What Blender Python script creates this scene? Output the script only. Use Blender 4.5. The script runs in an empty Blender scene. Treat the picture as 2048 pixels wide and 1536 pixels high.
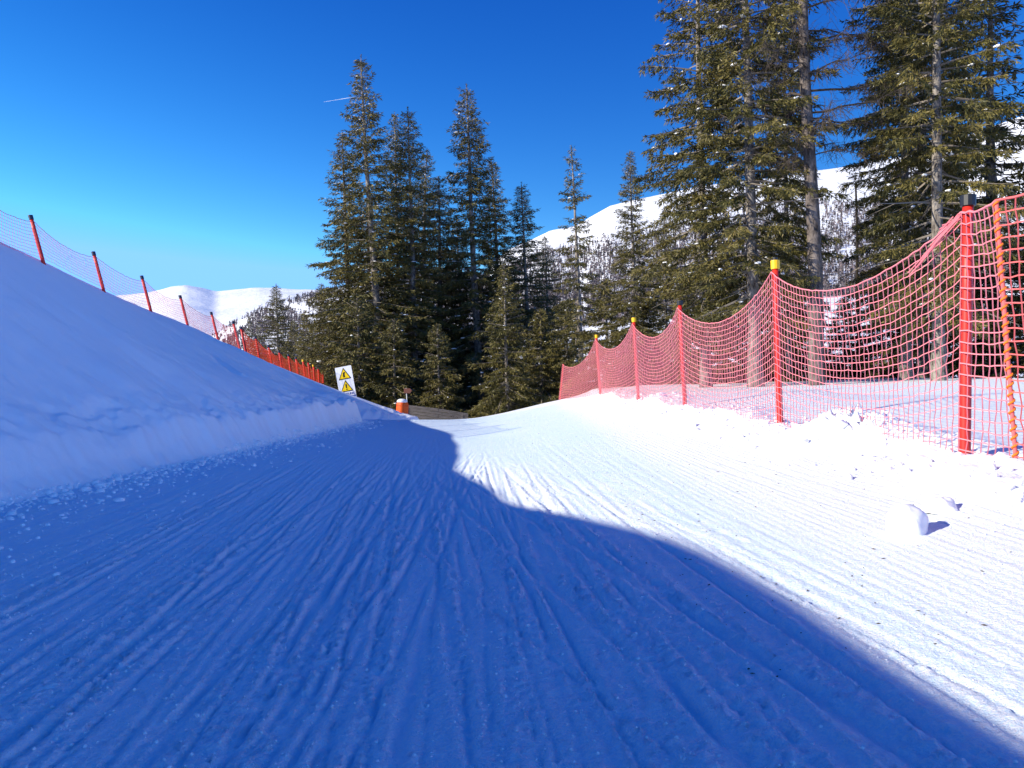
import bpy, math
import numpy as np
from mathutils import Vector, Matrix

# ------------------------------------------------------------------ camera, sky, sun, exposure
SC = bpy.context.scene
COL = SC.collection
FPX = 1577.0            # focal length in pixels of the 2048-wide photograph
CAMZ = 1.5
cam_d = bpy.data.cameras.new("camera")
cam_d.sensor_width = 36.0
cam_d.lens = 36.0 * FPX / 2048.0
cam_d.clip_start = 0.05
cam_d.clip_end = 30000
cam = bpy.data.objects.new("camera", cam_d)
COL.objects.link(cam)
cam.location = (0, 0, CAMZ)
cam.rotation_euler = (math.radians(90), 0, 0)
SC.camera = cam

SUN_EL, SUN_AZ = math.radians(23.4), math.radians(20.0)     # from the left, 20 degrees behind
TO_SUN = Vector((-math.cos(SUN_EL) * math.cos(SUN_AZ), -math.cos(SUN_EL) * math.sin(SUN_AZ), math.sin(SUN_EL)))
world = bpy.data.worlds.new("World")
SC.world = world
world.use_nodes = True
wn = world.node_tree
wn.nodes.clear()
sky = wn.nodes.new("ShaderNodeTexSky")
sky.sky_type = 'NISHITA'
sky.sun_disc = False
sky.sun_elevation = SUN_EL
sky.sun_rotation = math.radians(110.0)
sky.altitude = 2200
sky.air_density = 1.0
sky.dust_density = 0.15
sky.ozone_density = 4.0
hsv = wn.nodes.new("ShaderNodeHueSaturation")
hsv.inputs['Saturation'].default_value = 1.25
hsv.inputs['Value'].default_value = 0.19
# deep alpine blue: one tone curve per colour channel, the same over the whole sky
sep = wn.nodes.new("ShaderNodeSeparateColor")
comb = wn.nodes.new("ShaderNodeCombineColor")
for ch, (power, gain) in enumerate(((1.65, 21.5), (1.6, 9.6), (1.0, 5.6))):
    mn = wn.nodes.new("ShaderNodeMath"); mn.operation = 'MINIMUM'; mn.inputs[1].default_value = (.19, .52, 2.5)[ch]
    pw = wn.nodes.new("ShaderNodeMath"); pw.operation = 'POWER'; pw.inputs[1].default_value = power
    ml = wn.nodes.new("ShaderNodeMath"); ml.operation = 'MULTIPLY'; ml.inputs[1].default_value = gain
    wn.links.new(sep.outputs[ch], mn.inputs[0]); wn.links.new(mn.outputs[0], pw.inputs[0])
    wn.links.new(pw.outputs[0], ml.inputs[0]); wn.links.new(ml.outputs[0], comb.inputs[ch])
bgn = wn.nodes.new("ShaderNodeBackground")
bgn.inputs['Strength'].default_value = 0.13
won = wn.nodes.new("ShaderNodeOutputWorld")
wn.links.new(sky.outputs[0], hsv.inputs['Color'])
wn.links.new(hsv.outputs[0], sep.inputs[0])
wn.links.new(comb.outputs[0], bgn.inputs[0])
wn.links.new(bgn.outputs[0], won.inputs[0])

sun_d = bpy.data.lights.new("sun", 'SUN')
sun_d.energy = 4.6
sun_d.angle = math.radians(0.42)
sun_d.color = (1.0, 0.92, 0.76)
sun = bpy.data.objects.new("sun", sun_d)
COL.objects.link(sun)
sun.rotation_euler = TO_SUN.to_track_quat('Z', 'Y').to_euler()
sun.location = (-40, -15, 30)

SC.view_settings.view_transform = 'Standard'
SC.view_settings.look = 'None'
SC.view_settings.gamma = 1.0
SC.view_settings.use_curve_mapping = False
SC.view_settings.exposure = 0.68
SC.render.engine = 'CYCLES'
SC.cycles.max_bounces = 6
SC.cycles.diffuse_bounces = 5
SC.cycles.use_denoising = True

# ------------------------------------------------------------------ helpers
rng = np.random.default_rng(11)

def hash2(ix, iy, seed):
    n = (ix.astype(np.int64) * 374761393 + iy.astype(np.int64) * 668265263 + seed * 974711) & 0x7fffffff
    n = ((n ^ (n >> 13)) * 1274126177) & 0x7fffffff
    n = (n ^ (n >> 16)) & 0xffff
    return n / 65535.0

def vnoise(x, y, seed=0):
    x = np.asarray(x, float); y = np.asarray(y, float)
    ix = np.floor(x); iy = np.floor(y)
    fx = x - ix; fy = y - iy
    fx = fx * fx * (3 - 2 * fx); fy = fy * fy * (3 - 2 * fy)
    a = hash2(ix, iy, seed); b = hash2(ix + 1, iy, seed)
    c = hash2(ix, iy + 1, seed); d = hash2(ix + 1, iy + 1, seed)
    return (a + (b - a) * fx) * (1 - fy) + (c + (d - c) * fx) * fy

def fbm(x, y, seed=0, octv=4, gain=0.5):
    s = 0.0; a = 1.0; t = 0.0; f = 1.0
    for o in range(octv):
        s = s + a * (vnoise(x * f, y * f, seed + o * 17) * 2 - 1); t += a
        a *= gain; f *= 2.03
    return s / t

def sstep(a, b, x):
    t = np.clip((x - a) / (b - a), 0, 1)
    return t * t * (3 - 2 * t)

def softplus(x, w):
    return w * np.log1p(np.exp(np.clip(x / w, -40, 40)))

def smin(a, b, k):
    h = np.clip(0.5 + 0.5 * (b - a) / k, 0, 1)
    return b + (a - b) * h - k * h * (1 - h)

def new_mesh(name, V, F, attrs=None, smooth=False):
    """V (n,3); F (m,k) one polygon size, or list of such arrays."""
    me = bpy.data.meshes.new(name)
    V = np.ascontiguousarray(V, dtype=np.float32)
    Fs = F if isinstance(F, list) else [F]
    Fs = [np.asarray(f, dtype=np.int32) for f in Fs if len(f)]
    me.vertices.add(len(V))
    me.vertices.foreach_set("co", V.ravel())
    tot = sum(f.size for f in Fs); npoly = sum(len(f) for f in Fs)
    me.loops.add(tot)
    me.loops.foreach_set("vertex_index", np.concatenate([f.ravel() for f in Fs]))
    me.polygons.add(npoly)
    sizes = np.concatenate([np.full(len(f), f.shape[1], dtype=np.int32) for f in Fs])
    starts = np.concatenate([[0], np.cumsum(sizes)[:-1]]).astype(np.int32)
    me.polygons.foreach_set("loop_start", starts)
    me.polygons.foreach_set("use_smooth", np.full(npoly, bool(smooth)))
    if attrs:
        for k, a in attrs.items():
            at = me.attributes.new(k, 'FLOAT', 'POINT')
            at.data.foreach_set("value", np.ascontiguousarray(a, dtype=np.float32).ravel())
    me.update(calc_edges=True)
    return me

def link(name, me, mat=None, parent=None):
    o = bpy.data.objects.new(name, me)
    COL.objects.link(o)
    if mat is not None and me is not None and len(me.materials) == 0:
        me.materials.append(mat)
    if parent is not None:
        o.parent = parent
    return o

def obj(name, V, F, mat, parent=None, smooth=False, attrs=None):
    return link(name, new_mesh(name, V, F, attrs, smooth), mat, parent)

def empty(name, loc=(0, 0, 0), rz=0.0):
    o = bpy.data.objects.new(name, None)
    COL.objects.link(o)
    o.location = loc
    o.rotation_euler = (0, 0, rz)
    o.empty_display_size = 0.2
    return o

def tag(o, label=None, cat=None, group=None, kind=None):
    if label: o["label"] = label
    if cat: o["category"] = cat
    if group: o["group"] = group
    if kind: o["kind"] = kind
    return o

def grid_faces(nr, nc):
    i = np.arange(nr - 1)[:, None] * nc + np.arange(nc - 1)[None, :]
    i = i.ravel()
    return np.stack([i, i + 1, i + nc + 1, i + nc], 1)

def tubes(P, Q, rp, rq, n=3):
    """Straight prisms from P to Q (m,3) with radii; returns V,F(quads)."""
    P = np.asarray(P, float); Q = np.asarray(Q, float); m = len(P)
    d = Q - P
    d /= np.maximum(np.linalg.norm(d, axis=1, keepdims=True), 1e-9)
    ref = np.where(np.abs(d[:, 2:3]) < 0.9, np.array([[0, 0, 1.0]]), np.array([[1.0, 0, 0]]))
    a = np.cross(d, ref); a /= np.linalg.norm(a, axis=1, keepdims=True)
    b = np.cross(d, a)
    rp = np.broadcast_to(np.asarray(rp, float), (m,)); rq = np.broadcast_to(np.asarray(rq, float), (m,))
    V = np.empty((m, 2 * n, 3))
    for k in range(n):
        t = 2 * math.pi * k / n
        o = a * math.cos(t) + b * math.sin(t)
        V[:, k] = P + o * rp[:, None]
        V[:, n + k] = Q + o * rq[:, None]
    base = (np.arange(m) * 2 * n)[:, None]
    F = np.concatenate([base + np.array([[k, (k + 1) % n, n + (k + 1) % n, n + k]]) for k in range(n)], 0)
    return V.reshape(-1, 3), F

def path_tube(P, R, n=8, cap=True):
    """One continuous tube along a polyline P with radii R."""
    P = np.asarray(P, float); m = len(P); R = np.broadcast_to(np.asarray(R, float), (m,))
    T = np.gradient(P, axis=0); T /= np.linalg.norm(T, axis=1, keepdims=True)
    ref = np.array([1.0, 0, 0]) if abs(T[0, 0]) < 0.8 else np.array([0, 1.0, 0])
    V = np.empty((m, n, 3))
    for i in range(m):
        a = np.cross(T[i], ref); a /= np.linalg.norm(a); b = np.cross(T[i], a)
        for k in range(n):
            t = 2 * math.pi * k / n
            V[i, k] = P[i] + R[i] * (a * math.cos(t) + b * math.sin(t))
    F = []
    for i in range(m - 1):
        for k in range(n):
            F.append((i * n + k, i * n + (k + 1) % n, (i + 1) * n + (k + 1) % n, (i + 1) * n + k))
    V = V.reshape(-1, 3); F = [np.array(F)]
    if cap:
        F.append(np.array([[k for k in range(n)][::-1], [(m - 1) * n + k for k in range(n)]]))
    return V, F

def box(cx, cy, cz, sx, sy, sz):
    V = np.array([[cx + sx * i / 2, cy + sy * j / 2, cz + sz * k / 2] for k in (-1, 1) for j in (-1, 1) for i in (-1, 1)])
    F = np.array([[0, 2, 3, 1], [4, 5, 7, 6], [0, 1, 5, 4], [2, 6, 7, 3], [0, 4, 6, 2], [1, 3, 7, 5]])
    return V, F

PHI = (1 + 5 ** .5) / 2
ICO_V = np.array([[-1, PHI, 0], [1, PHI, 0], [-1, -PHI, 0], [1, -PHI, 0], [0, -1, PHI], [0, 1, PHI], [0, -1, -PHI], [0, 1, -PHI], [PHI, 0, -1], [PHI, 0, 1], [-PHI, 0, -1], [-PHI, 0, 1]])
ICO_V = ICO_V / np.linalg.norm(ICO_V[0])
ICO_F = np.array([[0, 11, 5], [0, 5, 1], [0, 1, 7], [0, 7, 10], [0, 10, 11], [1, 5, 9], [5, 11, 4], [11, 10, 2], [10, 7, 6], [7, 1, 8], [3, 9, 4], [3, 4, 2], [3, 2, 6], [3, 6, 8], [3, 8, 9], [4, 9, 5], [2, 4, 11], [6, 2, 10], [8, 6, 7], [9, 8, 1]])
OCT_V = np.array([[1, 0, 0], [-1, 0, 0], [0, 1, 0], [0, -1, 0], [0, 0, 1], [0, 0, -1.0]])
OCT_F = np.array([[0, 2, 4], [2, 1, 4], [1, 3, 4], [3, 0, 4], [2, 0, 5], [1, 2, 5], [3, 1, 5], [0, 3, 5]])

def lumps(C, S, r, base='ico', jit=0.28):
    """Irregular lumps at centres C (m,3) with half-sizes S (m,3)."""
    bv, bf = (ICO_V, ICO_F) if base == 'ico' else (OCT_V, OCT_F)
    m = len(C); n = len(bv)
    q = bv[None] * (1 + jit * r.uniform(-1, 1, (m, n, 1))) + jit * 0.35 * r.uniform(-1, 1, (m, n, 3))
    q = q * np.asarray(S)[:, None, :]
    a = r.uniform(0, 2 * math.pi, m); ca, sa = np.cos(a)[:, None], np.sin(a)[:, None]
    x = q[..., 0] * ca - q[..., 1] * sa; y = q[..., 0] * sa + q[..., 1] * ca
    V = np.stack([x, y, q[..., 2]], -1) + np.asarray(C)[:, None, :]
    F = (np.arange(m) * n)[:, None, None] + bf[None]
    return V.reshape(-1, 3), F.reshape(-1, 3)

def px(xp, d):            # lateral metres at distance d
    return (xp - 1024.0) / FPX * d

def pz(yp, d):            # height in metres at distance d
    return CAMZ + (768.0 - yp) / FPX * d

# ------------------------------------------------------------------ materials
def mat(name, rgb, rough=0.7, spec=0.3, build=None):
    m = bpy.data.materials.new(name)
    m.use_nodes = True
    nt = m.node_tree
    b = nt.nodes["Principled BSDF"]
    b.inputs['Base Color'].default_value = (*rgb, 1)
    b.inputs['Roughness'].default_value = rough
    b.inputs['Specular IOR Level'].default_value = spec
    if build: build(nt, b)
    return m

def nodes_noise(nt, scale, detail=4, rough=0.6, coord='Object', vscale=None):
    tc = nt.nodes.new("ShaderNodeTexCoord")
    n = nt.nodes.new("ShaderNodeTexNoise")
    n.inputs['Scale'].default_value = scale
    n.inputs['Detail'].default_value = detail
    n.inputs['Roughness'].default_value = rough
    src = tc.outputs[coord]
    if vscale:
        mp = nt.nodes.new("ShaderNodeMapping")
        mp.inputs['Scale'].default_value = vscale
        nt.links.new(src, mp.inputs[0]); src = mp.outputs[0]
    nt.links.new(src, n.inputs['Vector'])
    return n

def ramp2(nt, fac, c0, c1, p0=0.3, p1=0.7):
    r = nt.nodes.new("ShaderNodeValToRGB")
    r.color_ramp.elements[0].position = p0; r.color_ramp.elements[0].color = (*c0, 1)
    r.color_ramp.elements[1].position = p1; r.color_ramp.elements[1].color = (*c1, 1)
    nt.links.new(fac, r.inputs[0])
    return r

def snow_mat(name, bumps, c0=(.80, .85, .90), c1=(.90, .92, .94), attr=None):
    def b(nt, p):
        if attr:
            a = nt.nodes.new("ShaderNodeAttribute"); a.attribute_name = attr
            g1 = nodes_noise(nt, 85, 2, .6)
            g2 = nodes_noise(nt, 1.0, 4, .7, 'Object', (34, 1.1, 5))
            g3 = nodes_noise(nt, 1.0, 4, .7, 'Object', (90, 3.5, 20))
            g3.inputs['Distortion'].default_value = .4
            def mth(op, x, y, clamp=False):
                q = nt.nodes.new("ShaderNodeMath"); q.operation = op; q.use_clamp = clamp
                for k, w_ in ((0, x), (1, y)):
                    if isinstance(w_, (int, float)): q.inputs[k].default_value = w_
                    else: nt.links.new(w_, q.inputs[k])
                return q.outputs[0]
            gr_ = mth('MULTIPLY', mth('SUBTRACT', g1.outputs['Fac'], .42), 5.5, True)
            st_ = mth('MULTIPLY', mth('SUBTRACT', g2.outputs['Fac'], .52), 3.2, True)
            st2 = mth('MULTIPLY', mth('SUBTRACT', g3.outputs['Fac'], .55), 3.0, True)
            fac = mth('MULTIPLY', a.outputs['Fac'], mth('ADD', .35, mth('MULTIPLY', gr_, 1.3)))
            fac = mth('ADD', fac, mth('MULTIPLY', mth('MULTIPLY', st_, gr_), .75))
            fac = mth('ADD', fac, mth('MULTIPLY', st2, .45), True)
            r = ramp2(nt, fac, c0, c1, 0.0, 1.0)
        else:
            n = nodes_noise(nt, 1.3, 4)
            r = ramp2(nt, n.outputs['Fac'], c0, c1)
        nt.links.new(r.outputs[0], p.inputs['Base Color'])
        prev = None
        for sc, st, dist in bumps:
            n = nodes_noise(nt, sc, 5, 0.65)
            bp = nt.nodes.new("ShaderNodeBump")
            bp.inputs['Strength'].default_value = st
            bp.inputs['Distance'].default_value = dist
            nt.links.new(n.outputs['Fac'], bp.inputs['Height'])
            if prev: nt.links.new(prev.outputs[0], bp.inputs['Normal'])
            prev = bp
        if prev: nt.links.new(prev.outputs[0], p.inputs['Normal'])
    return mat(name, c1, 0.62, 0.28, b)

M = {}
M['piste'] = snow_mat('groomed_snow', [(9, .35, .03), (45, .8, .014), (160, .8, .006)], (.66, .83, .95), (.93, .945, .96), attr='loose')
M['bank'] = snow_mat('bank_snow', [(5, .25, .05), (30, .3, .012), (120, .25, .004)], (.92, .935, .95), (.96, .965, .97))
M['field'] = snow_mat('field_snow', [(1.2, .4, .2), (12, .4, .03)], (.84, .87, .9), (.9, .92, .94))
M['lump'] = snow_mat('loose_snow', [(40, .4, .01), (150, .3, .004)], (.86, .88, .91), (.91, .92, .94))
M['mountain'] = snow_mat('mountain_snow', [(.02, .5, 12), (.12, .4, 2)], (.82, .85, .89), (.9, .92, .94))

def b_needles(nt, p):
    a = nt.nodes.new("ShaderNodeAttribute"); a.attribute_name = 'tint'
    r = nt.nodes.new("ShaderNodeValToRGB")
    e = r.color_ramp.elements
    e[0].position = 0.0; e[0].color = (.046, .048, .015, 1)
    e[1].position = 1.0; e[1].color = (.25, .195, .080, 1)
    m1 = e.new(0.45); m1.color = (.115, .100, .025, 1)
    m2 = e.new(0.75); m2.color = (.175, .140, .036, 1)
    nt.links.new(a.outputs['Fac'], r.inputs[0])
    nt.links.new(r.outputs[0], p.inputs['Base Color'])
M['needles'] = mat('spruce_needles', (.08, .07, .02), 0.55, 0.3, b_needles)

def bark(c0, c1, vs):
    def b(nt, p):
        n = nodes_noise(nt, 6.0, 6, .7, 'Object', vs)
        r = ramp2(nt, n.outputs['Fac'], c0, c1, .35, .68)
        nt.links.new(r.outputs[0], p.inputs['Base Color'])
        bp = nt.nodes.new("ShaderNodeBump"); bp.inputs['Strength'].default_value = .8; bp.inputs['Distance'].default_value = .03
        nt.links.new(n.outputs['Fac'], bp.inputs['Height']); nt.links.new(bp.outputs[0], p.inputs['Normal'])
    return b
M['bark'] = mat('spruce_bark', (.2, .17, .15), .9, .15, bark((.05, .04, .036), (.40, .36, .32), (1.4, 1.4, .5)))
M['larch_bark'] = mat('larch_bark', (.15, .12, .1), .9, .15, bark((.03, .024, .022), (.25, .21, .19), (1.3, 1.3, .45)))
M['twig'] = mat('grey_twig', (.22, .19, .16), .85, .15)
M['dark_twig'] = mat('larch_twig', (.075, .06, .05), .85, .15)
M['snag'] = mat('dark_snag_wood', (.03, .025, .022), .9, .1)

def b_red(nt, p):
    n = nodes_noise(nt, 9, 4, .6, 'Object', (1, 1, .3))
    r = ramp2(nt, n.outputs['Fac'], (.50, .020, .016), (.66, .036, .022))
    nt.links.new(r.outputs[0], p.inputs['Base Color'])
M['red'] = mat('red_plastic', (.6, .03, .02), .45, .4, b_red)
M['pink'] = mat('faded_pink_cord', (.80, .25, .29), .8, .2)
M['pinkred'] = mat('pink_red_cord', (.74, .15, .15), .8, .2)
M['redcord'] = mat('orange_red_cord', (.72, .07, .03), .8, .2)
M['orange_rope'] = mat('orange_rope', (.82, .20, .02), .7, .2)
M['black'] = mat('black_plastic', (.015, .016, .02), .45, .4)
M['capblue'] = mat('dark_blue_plastic', (.02, .025, .06), .5, .4)
M['yellow'] = mat('yellow_plastic', (.85, .50, .01), .45, .4)
M['white'] = mat('white_sign_sheet', (.82, .83, .85), .4, .4)
M['ink'] = mat('black_print', (.012, .010, .010), .5, .3)
M['signyellow'] = mat('yellow_print', (.88, .60, .005), .45, .3)
M['blueink'] = mat('blue_print', (.02, .04, .25), .5, .3)
M['orange'] = mat('orange_foam_cover', (.80, .11, .008), .55, .35)
M['brown'] = mat('brown_board', (.20, .085, .06), .8, .2)
M['pale'] = mat('pale_pole', (.55, .55, .52), .6, .3)
M['steel'] = mat('dull_steel', (.18, .18, .19), .5, .5)
M['litter'] = mat('dry_litter', (.09, .07, .055), .9, .1)

def b_wood(nt, p):
    n = nodes_noise(nt, 3, 6, .7, 'Object', (1, 8, 14))
    r = ramp2(nt, n.outputs['Fac'], (.055, .048, .045), (.20, .18, .165))
    nt.links.new(r.outputs[0], p.inputs['Base Color'])
    bp = nt.nodes.new("ShaderNodeBump"); bp.inputs['Strength'].default_value = .5; bp.inputs['Distance'].default_value = .01
    nt.links.new(n.outputs['Fac'], bp.inputs['Height']); nt.links.new(bp.outputs[0], p.inputs['Normal'])
M['wood'] = mat('weathered_wood', (.13, .12, .11), .85, .2, b_wood)

def b_forest(nt, p):
    a = nt.nodes.new("ShaderNodeAttribute"); a.attribute_name = 'tint'
    r = ramp2(nt, a.outputs['Fac'], (.035, .035, .038), (.20, .165, .175), 0.0, 1.0)
    nt.links.new(r.outputs[0], p.inputs['Base Color'])
M['forest'] = mat('bare_larch_wood', (.12, .1, .1), .9, .1, b_forest)
M['contrail'] = mat('contrail_ice', (.9, .92, .95), .9, .1)

# ------------------------------------------------------------------ terrain functions
def k_side(y):
    return np.interp(y, [0, 7, 18, 33, 60], [.150, .155, .195, .215, .20])

def piste_base(x, y):
    z = 0.10 * np.clip(y / 30.0, 0, 1.1) ** 2
    ramp = k_side(y) * softplus(x + 1.0, 0.55)
    cap = 1.16 + 0.004 * np.clip(y, 0, 40) + .04 * np.clip(x - 5, 0, 9)
    z = z + smin(ramp, cap + 0 * ramp, 0.25)
    # the run tips away behind the crest, most where it goes left
    fall = np.clip(y - 30.5 - 5.0 * sstep(-2.5, 2.0, x) - 3 * sstep(2, 6, x), 0, None)
    z = z - 0.9 * (1 - np.exp(-(fall / 7.0) ** 1.6))
    return z

XC = -12.4
_yy = np.linspace(-40, 80, 1201)
_h = np.interp(_yy, [-40, -12, -8, -6, -4, -3, -2, -1, 0, 1, 2, 3, 4, 5, 6, 7, 8, 9, 11, 13, 15.7, 19, 23, 26, 30, 34.5, 40, 45, 50, 60, 80],
               [7.52, 7.17, 7.12, 7.05, 6.98, 6.95, 6.88, 6.88, 6.79, 6.69, 6.48, 6.26, 5.97, 5.9, 5.81, 5.69, 5.56, 5.47, 5.44, 5.34, 5.22, 5.02, 4.5, 4.14, 3.75, 2.9, 2.2, 1.7, 1.1, 0.5, 0.2])
_k = np.ones(13) / 13
_h = np.convolve(np.pad(_h, 6, mode='edge'), _k, mode='valid')
def crest_h(y): return np.interp(y, _yy, _h)
_t = np.interp(_yy, [-40, 0, 9.6, 20, 27, 29.2, 29.6, 30.6, 33.0, 33.8, 35, 36, 38, 45, 60], [-6.6, -6.4, -6.27, -5.85, -5.6, -5.45, -5.7, -6.1, -4.0, -4.2, -5.8, -6.9, -7.6, -8.6, -9])
_t = np.convolve(np.pad(_t, 1, mode='edge'), np.ones(3) / 3, mode='valid')
def toe_x(y): return np.interp(y, _yy, _t)

def bank_z(x, y, detail=True):
    xt = toe_x(y)
    if detail:
        xt = xt + .16 * fbm(y * .9, y * 0 + 3.3, 5, 3) + .025 * fbm(y * 5, x * 1.5, 8, 2)
    u = xt - x
    W = xt - XC
    H = crest_h(y)
    st = np.interp(y, [-40, 5, 9, 20, 27, 29.3, 30.2, 33, 60], [.5, .55, .55, .6, .82, .85, .30, .05, .0])
    if detail:
        st = st * (1 + .40 * fbm(y * .7, x * .4, 21, 4))
    s = np.clip((u - .3) / (W - .3), 0, None)
    cv = np.interp(y, [8, 14, 24, 30, 36], [.10, .0, -.2, -.2, 0])
    front = st * sstep(0, np.interp(y, [9, 20, 27], [.60, .5, .38]), u) + (H - st) * (s + cv * s * (1 - np.clip(s, 0, 1)))
    back = H + .16 - .09 * (u - W)
    z = smin(front, back, .7)
    z = np.where(u < 0, u * 1.4, z)
    if detail:
        m = sstep(-.05, .15, u) * (1 - sstep(.5, 1.7, u))
        n = fbm(x * 2.6, y * 2.0, 31, 4)
        blk = np.abs(fbm(x * 4.2, y * 2.6, 37, 3))
        z = z + m * (.10 * n - .06 * blk * sstep(.1, .5, u) + .03 * fbm(x * 9, y * 7, 39, 2))
        # broken ledge line above the toe
        led = u - (.95 + .25 * fbm(y * .55, y * 0 + 9, 41, 3))
        z = z - .055 * np.exp(-(led / .10) ** 2) * sstep(.45, .62, vnoise(y * .8, y * 0 + 1.7, 43)) * (y < 18)
        z = z + sstep(.5, 2.5, u) * (.035 * fbm(x * .5, y * .5, 51, 3) + .006 * fbm(x * 4, y * 3, 53, 3))
    return z + .10 * np.clip(y / 30.0, 0, 1.1) ** 2

def hit(xp, yp, fz, y0=1.5, y1=80.0):
    Y = np.arange(y0, y1, .02)
    X = (xp - 1024) / FPX * Y
    Z = CAMZ + (768 - yp) / FPX * Y
    g = fz(X, Y)
    i = np.nonzero(Z <= g)[0]
    i = i[0] if len(i) else len(Y) - 1
    return X[i], Y[i], g[i]

# ------------------------------------------------------------------ piste with ski tracks
def axis(segs):
    out = []
    for a, b, st in segs:
        n = max(1, int(round((b - a) / st)))
        out.append(np.linspace(a, b, n, endpoint=False))
    out.append([segs[-1][1]])
    return np.concatenate(out)

xs = axis([(-9, -6.8, .2), (-6.8, -4, .03), (-4, 1.2, .018), (1.2, 4.3, .014), (4.3, 6, .07), (6, 14, .4)])
ys = axis([(-12, 1.6, .5), (1.6, 4.5, .02), (4.5, 9, .033), (9, 16, .06), (16, 30, .12), (30, 48, .25)])
X, Y = np.meshgrid(xs, ys)
Z = piste_base(X, Y)
loose = np.zeros_like(Z)  # whiteness of loose snow, later also of the sunlit side
Z += .02 * fbm(X * .35, Y * .22, 3, 3)
r = np.random.default_rng(5)
NT = 140
for i in range(NT):
    x0 = r.normal(-.2, 2.3) if i % 4 else r.uniform(-5.5, 3.0)
    sl = -.075 + r.normal(0, .035) * (1 if i % 6 else 3.0)
    cu = r.normal(0, .0013); ph = r.uniform(0, 6.3); am = r.uniform(0, .12); wl = r.uniform(.12, .35)
    ya, yb = r.uniform(-6, 10), r.uniform(12, 60)
    if r.random() < .35: ya, yb = -6, 60
    w = .008 + .035 * r.random() ** 2; dp = .002 + .016 * r.random() ** 2
    side = r.choice([-1, 1]); bw = r.uniform(.03, .17); bh = .003 + .020 * r.random() ** 1.6
    for off in ((0,) if r.random() < .45 else (0, r.uniform(.14, .5))):
        cxv = x0 + off + sl * ys + cu * (ys - 10) ** 2 + am * np.sin(ys * wl + ph)
        env = sstep(ya - 1, ya + 1.5, ys) * (1 - sstep(yb - 3, yb, ys))
        rough_env = .45 + .55 * vnoise(ys * 1.6, ys * 0 + i, 61)
        lo = np.searchsorted(xs, cxv.min() - 1); hi = np.searchsorted(xs, cxv.max() + 1)
        if hi - lo < 2: continue
        dx = X[:, lo:hi] - cxv[:, None]
        fade = (1 - .86 * sstep(0, 1.2, X[:, lo:hi] - 1.75 + .2 * Y[:, lo:hi])) * (1 - .85 * sstep(9, 17, Y[:, lo:hi]))
        e = env[:, None] * fade
        gro = np.exp(-(dx / w) ** 4)
        bq = (dx * side - w) / bw
        ber = np.where(bq > 0, np.exp(-bq * 1.6), 0) * sstep(0, .18, bq)
        ber2 = np.exp(-((dx + side * (w + .02)) / .025) ** 2)
        crumb = np.clip(2.6 * vnoise(X[:, lo:hi] * 44, Y[:, lo:hi] * 36, 71 + i % 5) - .75, 0, 1.8)
        Z[:, lo:hi] += e * (-dp * gro + bh * ber * (rough_env[:, None] * crumb) + .4 * bh * ber2)
        loose[:, lo:hi] = np.maximum(loose[:, lo:hi] * (1 - .8 * gro * e), e * (1.9 * ber * rough_env[:, None] * crumb + 1.0 * ber2))
# fine scrape lines and a crystalline roughness, strongest in the loose snow
q = X + .075 * Y
sl_ = fbm(q * 21, Y * .55, 141, 2) * (1 - sstep(7, 13, Y)) * (1 - .8 * sstep(1.0, 2.0, X))
Z += .0045 * sl_ * (.4 + .6 * sstep(.35, .65, vnoise(X * .9, Y * .35, 145)))
loose = np.maximum(loose, np.clip(sl_ * 1.5 - .25, 0, .7))
Z += (.0010 + .0048 * np.clip(loose, 0, 1)) * r.uniform(-1, 1, Z.shape) * (1 - sstep(6, 11, Y)) * (1 - .6 * sstep(1.2, 2.0, X))
# corduroy left by the groomer on the sunny side
cm = sstep(1.3, 2.2, X) * (1 - sstep(3.7, 4.2, X + .12 * fbm(Y, Y * 0, 5, 2))) * (.35 + .65 * sstep(.35, .6, fbm(X * .8, Y * .25, 81, 2) * .5 + .5))
Z += cm * .0034 * np.sin((X + .018 * Y + .03 * np.sin(Y * .2)) * 2 * math.pi / .065) * (1 - sstep(10, 16, Y))
# small loose grains and the soft berm under the fence
gr = vnoise(X * 22, Y * 15, 91)
Z += .006 * np.clip(gr - .72, 0, 1) * 3.5 * (1 - .75 * sstep(.2, 1.6, X))
loose = np.clip(loose + .25 * (gr > .75) + .12 * fbm(X * 1.5, Y * .6, 95, 3) + .1, 0, 1)
bm = np.exp(-((X - 3.75 - .25 * fbm(Y * .4, Y * 0, 97, 2)) / .55) ** 2) * sstep(3, 6, Y)
Z += bm * (.16 * np.clip(fbm(X * .9, Y * .7, 99, 4) + .35, 0, 1) + .03 * fbm(X * 4, Y * 4, 101, 3))
for mx, my, ms, mh in ((4.0, 9.5, .55, .24), (3.75, 9.0, .5, .18), (4.25, 8.6, .5, .18), (4.25, 7.7, .5, .12), (3.9, 14.0, .7, .14), (3.8, 20, .9, .14), (3.3, 27, 1.2, .16)):
    rr = ((X - mx) ** 2 + (Y - my) ** 2) / ms ** 2
    Z += mh * np.exp(-rr ** 1.3) * (.85 + .45 * fbm(X * 5, Y * 5, 103, 3) + .35 * np.abs(fbm(X * 11, Y * 11, 107, 2)))
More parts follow.
